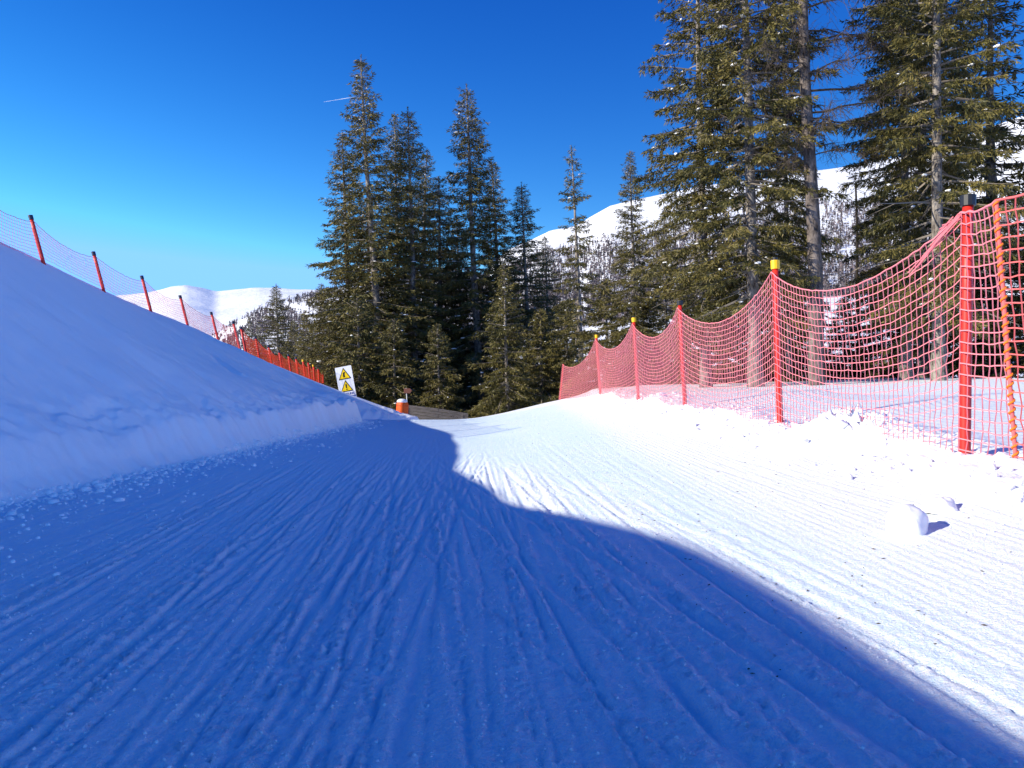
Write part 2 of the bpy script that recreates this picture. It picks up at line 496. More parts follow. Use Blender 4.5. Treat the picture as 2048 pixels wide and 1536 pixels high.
# ragged lip where the run tips out of sight
Z += .10 * np.clip(fbm(X * 1.6, Y * 1.6, 105, 4), 0, 1) * np.exp(-((Y - 34.0) / 1.2) ** 2) * sstep(-6, -3.5, X) * (1 - sstep(-1.8, 0, X))
loose = np.maximum(loose, sstep(1.2, 2.4, X) * .85)  # sunlight put into the colour: whiter albedo on the sunlit side
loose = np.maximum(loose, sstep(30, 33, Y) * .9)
PX_, PY_, PZ_ = xs, ys, Z
LOOSE = loose.copy()
def piste_at(x, y):
    x = np.asarray(x, float); y = np.asarray(y, float)
    i = np.clip(np.searchsorted(PX_, x) - 1, 0, len(PX_) - 2); j = np.clip(np.searchsorted(PY_, y) - 1, 0, len(PY_) - 2)
    a = np.clip((x - PX_[i]) / (PX_[i + 1] - PX_[i]), 0, 1); b = np.clip((y - PY_[j]) / (PY_[j + 1] - PY_[j]), 0, 1)
    return (PZ_[j, i] * (1 - a) + PZ_[j, i + 1] * a) * (1 - b) + (PZ_[j + 1, i] * (1 - a) + PZ_[j + 1, i + 1] * a) * b
piste = obj('piste', np.stack([X, Y, Z], -1).reshape(-1, 3), grid_faces(len(ys), len(xs)), M['piste'], smooth=True, attrs={'loose': loose})
tag(piste, 'groomed ski run crossed by many ski tracks, half in blue shade', kind='structure')

# ------------------------------------------------------------------ left snow bank
bxs = axis([(-60, -20, 2.5), (-20, -13.6, .4), (-13.6, -8, .08), (-8, -4.6, .032), (-4.6, -3.2, .06)])
bys = axis([(-40, 5, .6), (5, 9, .1), (9, 20, .06), (20, 36, .085), (36, 70, .5)])
X, Y = np.meshgrid(bxs, bys)
Z = bank_z(X, Y)
# slide scar high on the slope
s0 = hit(428, 712, lambda a, b: bank_z(a, b, False), 8); s1 = hit(478, 752, lambda a, b: bank_z(a, b, False), 8)
for t in np.linspace(0, 1, 9):
    cx, cy = s0[0] + (s1[0] - s0[0]) * t, s0[1] + (s1[1] - s0[1]) * t
    q = ((X - cx) / (.10 + .10 * t)) ** 2 + ((Y - cy) / (.14 + .18 * t)) ** 2
    Z -= (.05 + .04 * t) * np.exp(-q)
    q2 = ((X - cx + .1) / .10) ** 2 + ((Y - cy - .45) / .16) ** 2
    Z += .05 * np.exp(-q2)
bank = obj('snow_bank', np.stack([X, Y, Z], -1).reshape(-1, 3), grid_faces(len(bys), len(bxs)), M['bank'], smooth=True)
tag(bank, 'steep groomed snow bank in shade along the left of the run', kind='structure')

# ------------------------------------------------------------------ wide ground sheet
ra = np.radians(np.linspace(0, 360, 241))
rr = np.concatenate([np.linspace(0, 60, 61), np.geomspace(62, 9000, 50)])
A, R = np.meshgrid(ra, rr)
X, Y = R * np.sin(A), R * np.cos(A)
def ground_z(x, y):
    z = piste_base(np.clip(x, -8, 14), np.clip(y, -12, 70))
    rgt = sstep(8, 16, x) * sstep(12, 26, y)
    z = z + rgt * .1 * fbm(x * .3, y * .3, 7, 3)
    far = sstep(60, 200, np.hypot(x, y))
    z = z * (1 - far) - 3.0 * far
    return z
Z = ground_z(X, Y) + .12 * fbm(X * .25, Y * .25, 13, 3) * sstep(10, 20, R)
ins = np.minimum(np.minimum(X + 9, 14 - X), np.minimum(Y + 12, 48 - Y))
Z -= .06 + .45 * sstep(0, 3, ins)
Z -= .5 * ((X < -6) & (Y < 60)) * sstep(6, 9, -X)
gnd = obj('ground', np.stack([X, Y, Z], -1).reshape(-1, 3), grid_faces(len(rr), len(ra)), M['field'], smooth=True)
tag(gnd, 'snow covered ground under the trees and beyond the run', kind='structure')

# ------------------------------------------------------------------ mountains (real terrain, radial grids)
def mountain(name, label, pxs, ridge, radii, prof, seed, amp, back=1.25):
    """ridge: list of (px, y) skyline; prof(px, r) -> 0..1 share of the skyline height angle."""
    P = np.linspace(pxs[0], pxs[1], pxs[2])
    rad = np.array(list(radii) + [radii[-1] * 1.06, radii[-1] * back])
    top = np.interp(P, [a for a, b in ridge], [(768 - b) / FPX for a, b in ridge])
    PP, RR = np.meshgrid(P, rad)
    el = prof(PP, RR) * top[None, :]
    Yv = RR; Xv = (PP - 1024) / FPX * RR
    Zv = CAMZ + el * RR
    Zv += amp * RR * fbm(Xv / (radii[-1] * .12), Yv / (radii[-1] * .12), seed, 5) * np.clip(prof(PP, RR), 0, 1) * .9
    Zv[-2] = Zv[-3] * .97
    Zv[-1] = Zv[-3] * .25
    o = obj(name, np.stack([Xv, Yv, Zv], -1).reshape(-1, 3), grid_faces(len(rad), len(P)), M['mountain'], smooth=True)
    tag(o, label, kind='structure')
    return PP, RR, Zv, P, rad

def prof_far(p, r):
    return np.interp(r, [1800, 2600, 3600, 5200], [-.10, .45, .80, 1.0])
mountain('far_mountains', 'distant snow white mountain range on the left skyline', (-900, 1500, 260),
         [(-900, 560), (-300, 590), (120, 606), (230, 598), (300, 590), (345, 579), (372, 576), (400, 580), (432, 588), (470, 583), (520, 578), (570, 577), (640, 580), (800, 570), (1100, 585), (1500, 560)],
         np.linspace(1800, 5200, 60), prof_far, 3, .010)
def prof_hill(p, r):
    return np.interp(r, [500, 800, 1100, 1500], [-.15, .30, .70, 1.0])
HL = mountain('wooded_hill', 'snowy hillside with bare wood behind the left spruces', (300, 1250, 120),
              [(300, 735), (430, 672), (470, 650), (520, 622), (580, 602), (640, 585), (750, 560), (900, 540), (1050, 560), (1250, 640)],
              np.linspace(500, 1500, 40), prof_hill, 9, .004)
def prof_right(p, r):
    rf = sstep(1150, 1650, p)
    near = np.interp(r, [62, 90, 140, 300, 600], [-.06, .22, .36, .40, .40])
    low = np.interp(r, [62, 90, 140, 300, 600], [-.06, .02, .08, .2, .36])
    n = low + (near - low) * rf
    far = np.interp(r, [600, 1100, 1600], [.40, .82, 1.0])
    return np.where(r < 600, n, far)
HR = mountain('snow_mountain', 'white treeless mountain with a wooded belt behind the right trees', (960, 2900, 240),
              [(960, 560), (1010, 505), (1060, 482), (1100, 462), (1150, 453), (1180, 434), (1220, 412), (1270, 400), (1400, 376), (1560, 352), (1640, 338), (1720, 325), (1800, 312), (1900, 285), (1960, 262), (2048, 230), (2400, 150), (2900, 120)],
              np.concatenate([np.linspace(62, 200, 24), np.linspace(220, 1600, 60)]), prof_right, 15, .004)

def wood(name, label, surf, n, belt, seed, hgt):
    PP, RR, ZZ, P, rad = surf
    r = np.random.default_rng(seed)
    p = r.uniform(P[0], min(P[-1], 2300), n * 5); q = r.uniform(belt[0], belt[1], n * 5)# = r.uniform(belt[0], belt[1], n * 4)
    fi = np.interp(p, P, np.arange(len(P))); fj = np.interp(q, rad, np.arange(len(rad)))
    i = np.clip(fi.astype(int), 0, len(P) - 2); j = np.clip(fj.astype(int), 0, len(rad) - 2)
    a, b = fi - i, fj - j
    z = (ZZ[j, i] * (1 - a) + ZZ[j, i + 1] * a) * (1 - b) + (ZZ[j + 1, i] * (1 - a) + ZZ[j + 1, i + 1] * a) * b
    x = (p - 1024) / FPX * q
    yp = 768 - (z - CAMZ) / q * FPX
    keep = belt[2](p, yp, q, r)
    x, y, z = x[keep][:n], q[keep][:n], z[keep][:n]
    m = len(x)
    H = hgt * r.uniform(.55, 1.25, m)
    K = 7
    V = np.empty((m, K * 3, 3)); tint = np.empty((m, K * 3))
    base_t = np.where(r.random(m) < .22, r.uniform(0, .15, m), r.uniform(.45, 1.0, m))
    C = np.stack([x, y, z], 1)
    # trunk sliver, then six ragged branch slivers
    for k in range(K):
        if k == 0:
            a = r.uniform(0, 3.14, m); w = .022 * H
            t0 = np.stack([np.cos(a) * w, np.sin(a) * w, 0 * w - .3], 1)
            V[:, 0] = C + t0; V[:, 1] = C - t0 * [1, 1, -1] ; V[:, 2] = C + np.stack([0 * H, 0 * H, H], 1)
            tint[:, 0:3] = (base_t * .7)[:, None]
        else:
            a = r.uniform(0, 6.28, m); h0 = H * r.uniform(.18, .85, m); L = (H - h0) * r.uniform(.14, .30, m) + .03 * H
            up = r.uniform(.0, .14, m) * H
            b0 = np.stack([np.cos(a) * L, np.sin(a) * L, h0 - up * .3], 1)
            b1 = np.stack([-np.cos(a + .5) * L * .75, -np.sin(a + .5) * L * .75, h0 - up * .5], 1)
            V[:, 3 * k] = C + b0; V[:, 3 * k + 1] = C + b1
            V[:, 3 * k + 2] = C + np.stack([0 * H, 0 * H, h0 + .10 * H + up * .6], 1)
            tint[:, 3 * k:3 * k + 3] = (base_t * r.uniform(.7, 1.1, m))[:, None]
    F = np.arange(m * K * 3).reshape(-1, 3)
    o = obj(name, V.reshape(-1, 3), F, M['forest'], attrs={'tint': np.clip(tint.ravel(), 0, 1)})
    tag(o, label, kind='stuff')

def belt_right(p, yp, q, r):
    topy = np.interp(p, [960, 1150, 1200, 1400, 1640, 1760, 1900, 2048, 2900], [510, 490, 475, 440, 402, 398, 400, 402, 380])
    dens = sstep(0, 22, yp - topy) + .006 * sstep(-25, 0, yp - topy)
    clump = vnoise(p * .03, q * .012, 77)
    return r.random(len(p)) < dens * (.25 + .9 * (clump > .22))
wood('mountain_wood', 'grey brown bare larch wood on the mountain side', HR, 18000, (560, 1250, belt_right), 21, 9.5)
def belt_left(p, yp, q, r):
    clump = vnoise(p * .035, q * .009, 79)
    return r.random(len(p)) < np.where(clump > .30, 1.0, .10) * sstep(420, 470, p) * (1 - .9 * sstep(1130, 1180, p))
wood('hillside_wood', 'purple grey bare wood covering the left hillside', HL, 11000, (650, 1500, belt_left), 23, 11.0)

# ------------------------------------------------------------------ conifers
def icolumps(C, S, r): return lumps(C, S, r, 'ico', .22)

def make_spruce(seed, H, R, cb, shape=.8, dens=10.0, ws=.36, trunk_r=.2, low_bare=0.0, gap=0.0, tw=1.0, snow=80, droop=.36):
    """Returns meshes (trunk, branchwork, crown, snow) for one spruce of height H."""
    r = np.random.default_rng(seed)
    zt = np.linspace(-.6, H, 22)
    wob = .05 * np.sin(zt * .35 + r.uniform(0, 6)) * (zt / H)
    rad = trunk_r * np.clip(1 - zt / H, 0, 1.05) ** .85 + .012
    rad[:2] *= 1.25
    TP = np.stack([wob, .5 * wob, zt], 1)
    tv, tf = path_tube(TP, rad, 9)
    segP, segQ, sr0, sr1 = [], [], [], []
    QP, QD, QL, QW, QT = [], [], [], [], []
    SN, SS = [], []
    z = cb * H
    while z < H * .985:
        h = z / H
        f = (1 - h) / (1 - cb)
        prof = R * min(1.0, f ** shape * 1.02) * (1.0 if h > cb + .12 else .72 + .28 * (h - cb) / .12)
        nb = r.integers(4, 7)
        a0 = r.uniform(0, 6.28)
        wh = r.uniform(.8, 1.12)
        for b in range(nb):
            if r.random() < gap * (1 if h > .25 else .4): continue
            L = max(.14, prof * wh * r.uniform(.62, 1.12))
            az = a0 + 6.28 * b / nb + r.uniform(-.35, .35)
            e0 = math.radians(np.interp(h, [0, .35, .75, 1], [-18, -6, 18, 52]) + r.uniform(-8, 8))
            dr = droop * np.interp(h, [0, .6, 1], [1.1, .8, .1]) * r.uniform(.7, 1.2)
            zz = z + r.uniform(-.12, .12)
            dh = np.array([math.cos(az), math.sin(az), 0.0]); sd = np.array([-math.sin(az), math.cos(az), 0.0])
            def P(t):
                t = np.asarray(t)[..., None]
                v = math.tan(e0) * t - dr * t ** 2 + .62 * dr * t ** 3
                return np.array([0, 0, zz]) + dh * L * t + np.array([0, 0, 1.0]) * L * v + sd * L * .06 * np.sin(t * 3 + az)
            ts = np.linspace(0, 1, 6)
            pts = P(ts)
            br = (.010 + .011 * L) * (1 - .85 * ts) + .003
            segP.append(pts[:-1]); segQ.append(pts[1:]); sr0.append(br[:-1]); sr1.append(br[1:])
            bare = low_bare * np.interp(h, [cb, cb + .3], [1, .0])
            if r.random() < bare: 
                # dead branch: a few bare side twigs only
                n2 = 7; t2 = r.uniform(.25, 1, n2); p0 = P(t2)
                sdv = np.where(r.random(n2) < .5, -1, 1)[:, None] * sd * .8 + dh * .6 + np.array([0, 0, -.35])
                l2 = .30 * L * r.uniform(.3, 1, n2)[:, None]
                segP.append(p0); segQ.append(p0 + sdv * l2); sr0.append(np.full(n2, .006)); sr1.append(np.full(n2, .002))
                continue
            n2 = max(6, int(L * dens * 1.5))
            tmin = np.interp(L, [.3, 1.5, 3.5], [.02, .16, .30])
            t2 = np.sort(tmin + (1 - tmin) * r.random(n2) ** .85)
            p0 = P(t2)
            sgn = np.where(np.arange(n2) % 2 == 0, 1.0, -1.0)
            l2 = (.16 + .50 * (1 - t2) ** .8) * min(L, 2.6) * .50 * r.uniform(.6, 1.25, n2) + .05
            hang = r.uniform(.15, .75, n2)
            d2 = sgn[:, None] * sd * r.uniform(.35, .85, n2)[:, None] + dh * r.uniform(.45, .9, n2)[:, None] + np.array([0, 0, -1.0]) * (hang * np.interp(h, [0, .7, 1], [1, .7, .1]))[:, None]
            d2 /= np.linalg.norm(d2, axis=1, keepdims=True)
            if L > .8:
                k = slice(0, n2, 2)
                segP.append(p0[k]); segQ.append((p0 + d2 * l2[:, None] * .8)[k]); sr0.append(np.full(len(p0[k]), .005)); sr1.append(np.full(len(p0[k]), .002))
            n3 = np.maximum(2, (l2 / (.036 * tw)).astype(int))
            idx = np.repeat(np.arange(n2), n3); m = len(idx)
            s = r.random(m)
            q0 = p0[idx] + d2[idx] * (l2[idx] * s)[:, None] + np.array([0, 0, -.5]) * (l2[idx] * s ** 2 * hang[idx] * .6)[:, None]
            d3 = d2[idx] * .9 + r.normal(0, .48, (m, 3)) + np.array([0, 0, -.22])
            d3 /= np.linalg.norm(d3, axis=1, keepdims=True)
            QP.append(q0); QD.append(d3); QL.append(tw * r.uniform(.11, .27, m)); QW.append(tw * r.uniform(.024, .046, m))
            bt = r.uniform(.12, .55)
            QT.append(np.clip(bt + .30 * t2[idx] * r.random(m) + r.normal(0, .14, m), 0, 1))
            if r.random() < snow / 170.0 and L > .4:
                t = r.uniform(.25, .9); c = P(t) + np.array([0, 0, .025])
                SN.append(c); sz = r.uniform(.03, .10) * min(1.3, .5 + L * .3)
                SS.append([sz * r.uniform(1, 2.2), sz * r.uniform(.6, 1), sz * r.uniform(.35, .6)])
        z += ws * r.uniform(.7, 1.25) * (1.0 if h < .8 else .72)
    # leader
    n = 60; t = r.random(n)
    QP.append(np.stack([0 * t, 0 * t, H * (1 - .05 * t)], 1) + np.array([wob[-1], .5 * wob[-1], 0])); d = r.normal(0, .5, (n, 3)) + [0, 0, .8]; d /= np.linalg.norm(d, axis=1, keepdims=True)
    QD.append(d); QL.append(r.uniform(.06, .16, n)); QW.append(np.full(n, .03)); QT.append(r.uniform(.2, .6, n))
    bend = lambda p: p + np.stack([np.interp(p[:, 2], zt, wob), np.interp(p[:, 2], zt, .5 * wob), 0 * p[:, 2]], 1)
    sp, sq = bend(np.concatenate(segP)), bend(np.concatenate(segQ))
    bv, bf = tubes(sp, sq, np.concatenate(sr0), np.concatenate(sr1), 3)
    q0 = bend(np.concatenate(QP)); d = np.concatenate(QD); L = np.concatenate(QL)[:, None]; W = np.concatenate(QW)[:, None]; T = np.concatenate(QT)
    m = len(q0)
    rnd = r.normal(0, 1, (m, 3)); sdv = np.cross(d, rnd); sdv /= np.linalg.norm(sdv, axis=1, keepdims=True)
    V = np.stack([q0, q0 + d * L * .45 + sdv * W * .6, q0 + d * L, q0 + d * L * .45 - sdv * W * .6], 1)
    F = np.arange(m * 4).reshape(-1, 4)
    me_t = new_mesh('trunk', tv, tf, smooth=True); me_t.materials.append(M['bark'])
    me_b = new_mesh('branchwork', bv, bf); me_b.materials.append(M['twig'])
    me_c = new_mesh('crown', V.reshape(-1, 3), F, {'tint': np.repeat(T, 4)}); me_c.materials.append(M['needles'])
    me_s = None
    if SN:
        v, f = icolumps(bend(np.array(SN)), np.array(SS), r)
        me_s = new_mesh('snow_cover', v, f, smooth=True); me_s.materials.append(M['lump'])
    return dict(H=H, trunk=me_t, branchwork=me_b, crown=me_c, snow_cover=me_s, tris=2 * m)

SPR = {
    'tallA': make_spruce(101, 22, 3.1, .03, .75, 10, .34, .22, .1, .12, 1.05, 90),
    'tallB': make_spruce(102, 22, 3.2, .03, .70, 10, .34, .22, .1, .05, 1.05, 90),
    'tallC': make_spruce(103, 20, 2.9, .03, .74, 10, .33, .20, .1, .06, 1.05, 90),
    'thin':  make_spruce(104, 16, 1.9, .05, .62, 12, .42, .16, .2, .25, 1.0, 60),
    'young': make_spruce(105, 8, 2.1, .03, .80, 13, .24, .10, 0, .03, .95, 35, .22),
    'bush':  make_spruce(106, 6, 2.0, .02, .65, 16, .22, .09, .05, .05, .95, 40),
    'bigA':  make_spruce(107, 24, 4.1, .14, .50, 9, .42, .26, .25, .08, 1.05, 110),
    'bigB':  make_spruce(108, 25, 3.9, .16, .52, 9, .44, .25, .35, .12, 1.05, 100),
    'bigC':  make_spruce(109, 23, 3.8, .12, .52, 9, .42, .24, .25, .10, 1.05, 100),
}

def place_spruce(var, label, xb, d, xt, yt, wscale=1.0, rz=0.0, group='spruces beyond the run', zb=None, name='spruce_tree'):
    v = SPR[var]
    bx = px(xb, d)
    z0 = float(ground_z(np.array([bx]), np.array([d]))[0]) - .1 if zb is None else zb
    ztop = pz(yt, d)
    Ht = ztop - z0
    s = Ht / v['H']
    o = empty(name, (bx, d, z0))
    lean = math.atan2(px(xt, d) - bx, Ht)
    o.rotation_mode = 'QUATERNION'
    o.rotation_quaternion = (Matrix.Rotation(lean, 3, 'Y') @ Matrix.Rotation(rz, 3, 'Z')).to_quaternion()
    sw = s * wscale
    o.scale = (sw, sw, s)
    tag(o, label, 'tree', group)
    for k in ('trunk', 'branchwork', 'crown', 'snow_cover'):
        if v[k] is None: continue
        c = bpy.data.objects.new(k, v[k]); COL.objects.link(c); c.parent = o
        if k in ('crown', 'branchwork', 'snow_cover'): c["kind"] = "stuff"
    return o

G1 = 'spruces standing behind the end of the run'
T = [
    # var, label, base px, distance, top px, top y, width, rz
    ('tallA', 'tallest spruce of the middle group with a sparse spire touching the contrail', 768, 50, 720, 108, 1.29, .3),
    ('tallC', 'leftmost tall spruce of the middle group, overlapped by the tallest one', 706, 52, 684, 263, 1.38, 1.3),
    ('tallB', 'dense spruce just right of the tallest spruce, higher of two close spires', 832, 51, 817, 213, 1.29, 2.1),
    ('tallC', 'slim spruce spire squeezed between the tallest spruce and its dense neighbour', 800, 55, 790, 224, 1.03, 4.0),
    ('tallB', 'broad spruce with a pointed top rising alone right of the two close spires', 962, 53, 931, 168, 1.32, 5.2),
    ('tallA', 'spruce leaning against the right flank of the broad pointed spruce', 1006, 57, 984, 318, 1.38, 3.3),
    ('tallB', 'dark shaded spruce at the right edge of the middle group', 1064, 54, 1042, 363, 1.44, .9),
    ('thin', 'thin sparse spruce standing alone against the sky in front of the white ridge', 1166, 46, 1144, 293, 1.15, .5),
    ('young', 'young yellow green spruce in front of the dark middle group', 1016, 42, 1008, 528, 1.05, .7),
    ('tallC', 'slender spruce between the thin lone spruce and the big near spruces', 1272, 36, 1261, 300, 1.15, 2.7),
    ('tallC', 'spruce filling the gap inside the middle group below the two spires', 886, 56, 876, 352, 1.55, .2),
    ('tallB', 'spruce low in the middle group, behind and left of the young yellow green one', 925, 58, 915, 430, 1.61, 2.9),
    ('tallA', 'spruce at the back of the middle group between its two tallest trees', 845, 60, 852, 300, 1.38, 5.9),
    ('tallC', 'spruce hidden low behind the leftmost tall spruce', 742, 58, 736, 400, 1.72, 2.5),
    ('bush', 'low spruce behind the orange padded post', 790, 45, 786, 640, 1.1, .1),
    ('bush', 'low brownish spruce right behind the warning sign', 722, 46, 716, 590, 1.2, 2.0),
    ('bush', 'low spruce behind the timber barrier', 880, 44, 876, 650, 1.0, 3.1),
    ('bush', 'low spruce beside the young yellow green spruce, nearer the fence end', 1085, 47, 1080, 620, 1.1, 4.4),
    ('tallC', 'small spruce at the left foot of the middle group', 655, 60, 642, 566, 1.72, 1.0),
    ('young', 'small spruce left of the middle group, half hidden behind the red fence', 618, 62, 612, 622, 1.1, 3.0),
    ('tallB', 'lone dark spruce left of the middle group below the far mountains', 562, 72, 551, 567, 1.78, .6),
    ('thin', 'tiny spruce above the red fence, right one of a pair', 520, 95, 516, 648, 1.2, 2.2),
    ('thin', 'tiny spruce above the red fence, left one of a pair', 502, 92, 499, 634, 1.2, 1.2),
    ('young', 'small spruce between the lone dark spruce and the middle group', 590, 70, 588, 640, 1.1, 1.9),
    ('bush', 'low spruce behind the far end of the pink net', 1135, 50, 1132, 600, 1.2, 5.0),
    ('tallA', 'dark spruce in the gap left of the thin lone spruce', 1100, 60, 1090, 470, 1.38, 1.7),
]
for t in T:
    place_spruce(t[0], t[1], t[2], t[3], t[4], t[5], t[6], t[7], G1)
G2 = 'big spruces behind the pink net'
T = [
    ('bigA', 'big near spruce with a pale trunk right behind the yellow capped posts', 1512, 24, 1478, -420, 1.0, .4),
    ('bigC', 'big spruce left of the pale trunk whose boughs reach furthest left', 1412, 26, 1390, -260, .95, 2.4),
    ('bigB', 'spruce standing behind the larch trunk, dark boughs on its right', 1580, 29, 1560, -250, .55, 1.4),
    ('bigB', 'tall spruce with the left trunk of the right hand trio', 1812, 25, 1806, -420, .82, 3.6),
    ('bigC', 'tall spruce with dead grey lower branches behind the nearest post', 1878, 22.5, 1866, -520, .92, 5.1),
    ('bigA', 'spruce with the middle trunk of the right hand trio', 1846, 28, 1842, -330, .85, 1.1),
    ('thin', 'slim spruce at the right edge with its dark bare lower trunk', 1990, 27, 1978, -120, 1.6, 2.0),
    ('bigA', 'big spruce at the right, mostly outside the picture', 2210, 24, 2200, -400, .9, .9),
    ('tallC', 'medium spruce in front of the mountain left of the big near spruces', 1335, 38, 1328, 420, 1.15, 3.9),
    ('bush', 'low bushy spruce behind the third post of the pink net', 1376, 33, 1372, 560, 1.2, .3),
    ('bush', 'low bushy spruce behind the fourth post of the pink net', 1290, 36, 1286, 590, 1.2, 2.6),
    ('bush', 'low bushy spruce behind the fifth post of the pink net', 1215, 40, 1212, 560, 1.2, 4.1),
    ('bush', 'low bushy spruce between the pale trunk and the third post', 1450, 31, 1446, 520, 1.2, 1.6),
    ('bush', 'dark low spruce at the foot of the larch', 1600, 30, 1596, 545, 1.3, 5.5),
    ('bush', 'dark low spruce behind the sagging middle of the nearest net span', 1690, 31, 1688, 600, 1.3, .8),
    ('bush', 'dark low spruce left of the right hand trio behind the net', 1765, 30, 1762, 560, 1.3, 3.4),
    ('bush', 'dark low spruce below the right hand trio', 1840, 29, 1838, 540, 1.3, 2.2),
    ('bush', 'dark low spruce behind the orange seam rope', 1960, 27, 1958, 500, 1.3, 4.8),
    ('young', 'short spruce behind the yellow capped second post', 1545, 33, 1543, 470, 1.15, 1.0),
    ('young', 'short spruce by the right edge of the picture behind the net', 2060, 25, 2058, 480, 1.2, 3.0),
]
for t in T:
    place_spruce(t[0], t[1], t[2], t[3], t[4], t[5], t[6], t[7], G2)

# larch: tall bare trunk with fine leafless twigs
def larch(xb, d, xt, yt, label):
    r = np.random.default_rng(301)
    bx = px(xb, d); z0 = float(ground_z(np.array([bx]), np.array([d]))[0]) - .1
    H = pz(yt, d) - z0
    o = empty('larch_tree', (bx, d, z0)); tag(o, label, 'tree')
    zt = np.linspace(-.5, H, 30)
    lx = (px(xt, d) - bx) * zt / H
    rad = .235 * np.clip(1 - .8 * zt / H, 0, 1.1) ** .8
    tv, tf = path_tube(np.stack([lx + .05 * np.sin(zt * .5), .04 * np.cos(zt * .6), zt], 1), rad, 11)
    obj('trunk', tv, tf, M['larch_bark'], o, True)
    sp, sq, s0, s1 = [], [], [], []
    for z in np.arange(H * .36, H * .98, .16):
        h = z / H
        L = r.uniform(.6, 1.0) * np.interp(h, [.36, .5, .8, 1], [2.0, 3.4, 2.6, .4])
        az = r.uniform(0, 6.28); dh = np.array([math.cos(az), math.sin(az), 0])
        t = np.linspace(0, 1, 7)
        p = np.array([np.interp(z, zt, lx), 0, z]) + dh * L * t[:, None] + np.array([0, 0, 1.0]) * (L * (.12 * t - .55 * t ** 2 + .45 * t ** 3))[:, None]
        p[1:] += r.normal(0, .03 * L, (6, 3))
        br = .035 * (1 - .85 * t) * L / 3 + .004
        sp.append(p[:-1]); sq.append(p[1:]); s0.append(br[:-1]); s1.append(br[1:])
        n = int(26 * L); tt = r.uniform(.15, 1, n); k = np.minimum((tt * 6).astype(int), 5)
        q = p[k] + (p[k + 1] - p[k]) * (tt * 6 - k)[:, None]
        dd = dh * .5 + r.normal(0, .55, (n, 3)) + [0, 0, -.55]; dd /= np.linalg.norm(dd, axis=1, keepdims=True)
        l = r.uniform(.15, .75, n)[:, None]
        sp.append(q); sq.append(q + dd * l); s0.append(np.full(n, .007)); s1.append(np.full(n, .003))
        q2 = q + dd * l * r.uniform(.3, .9, (n, 1)); d3 = dd + r.normal(0, .7, (n, 3)); d3 /= np.linalg.norm(d3, axis=1, keepdims=True)
        sp.append(q2); sq.append(q2 + d3 * l * .45); s0.append(np.full(n, .005)); s1.append(np.full(n, .002))
    v, f = tubes(np.concatenate(sp), np.concatenate(sq), np.concatenate(s0), np.concatenate(s1), 3)
    c = obj('crown', v, f, M['dark_twig'], o); c["kind"] = "stuff"
larch(1634, 23, 1596, -420, 'tall larch with a bare dark trunk and leafless twigs against the sky')

# dead snag
def snag():
    d = 32; bx = px(1718, d); z0 = float(ground_z(np.array([bx]), np.array([d]))[0]) - .1
    H = pz(368, d) - z0
    o = empty('dead_tree', (bx, d, z0)); tag(o, 'thin dead black tree stem left of the right hand trio', 'tree')
    zt = np.linspace(-.4, H, 14); lx = (px(1712, d) - bx) * zt / H
    v, f = path_tube(np.stack([lx + .02 * np.sin(zt * 1.3), .0 * zt, zt], 1), .095 * (1 - .6 * zt / H), 8)
    obj('trunk', v, f, M['snag'], o, True)
    r = np.random.default_rng(9); P, Q = [], []
    for z in np.linspace(H * .3, H * .99, 46):
        az = r.uniform(0, 6.28); L = r.uniform(.15, .9)
        p = np.array([np.interp(z, zt, lx), 0, z]); q = p + np.array([math.cos(az) * L, math.sin(az) * L, -.25 * L])
        P.append(p); Q.append(q); m = (p + q) / 2
        P.append(m); Q.append(m + np.array([math.cos(az + .8) * L * .4, math.sin(az + .8) * L * .4, -.25 * L]))
    v, f = tubes(np.array(P), np.array(Q), .012, .003, 3)
    c = obj('branchwork', v, f, M['snag'], o); c["kind"] = "stuff"
snag()

# ------------------------------------------------------------------ safety fences
def post_mesh(h, r, lean):
    z = np.array([-.45, 0, h * .33, h * .66, h])
    P = np.stack([lean[0] * z, lean[1] * z, z], 1)
    return path_tube(P, [r, r, r, r * .98, r * .96], 12)

def cap_mesh(h, r, lean, ch, k=1.25):
    z = np.array([h - ch * .45, h + ch * .5, h + ch * .55, h + ch * .55])
    P = np.stack([lean[0] * z, lean[1] * z, np.array([h - ch * .45, h + ch * .45, h + ch * .5, h + ch * .55])], 1)
    return path_tube(P, [r * k, r * k * 1.03, r * k, r * .7], 12)

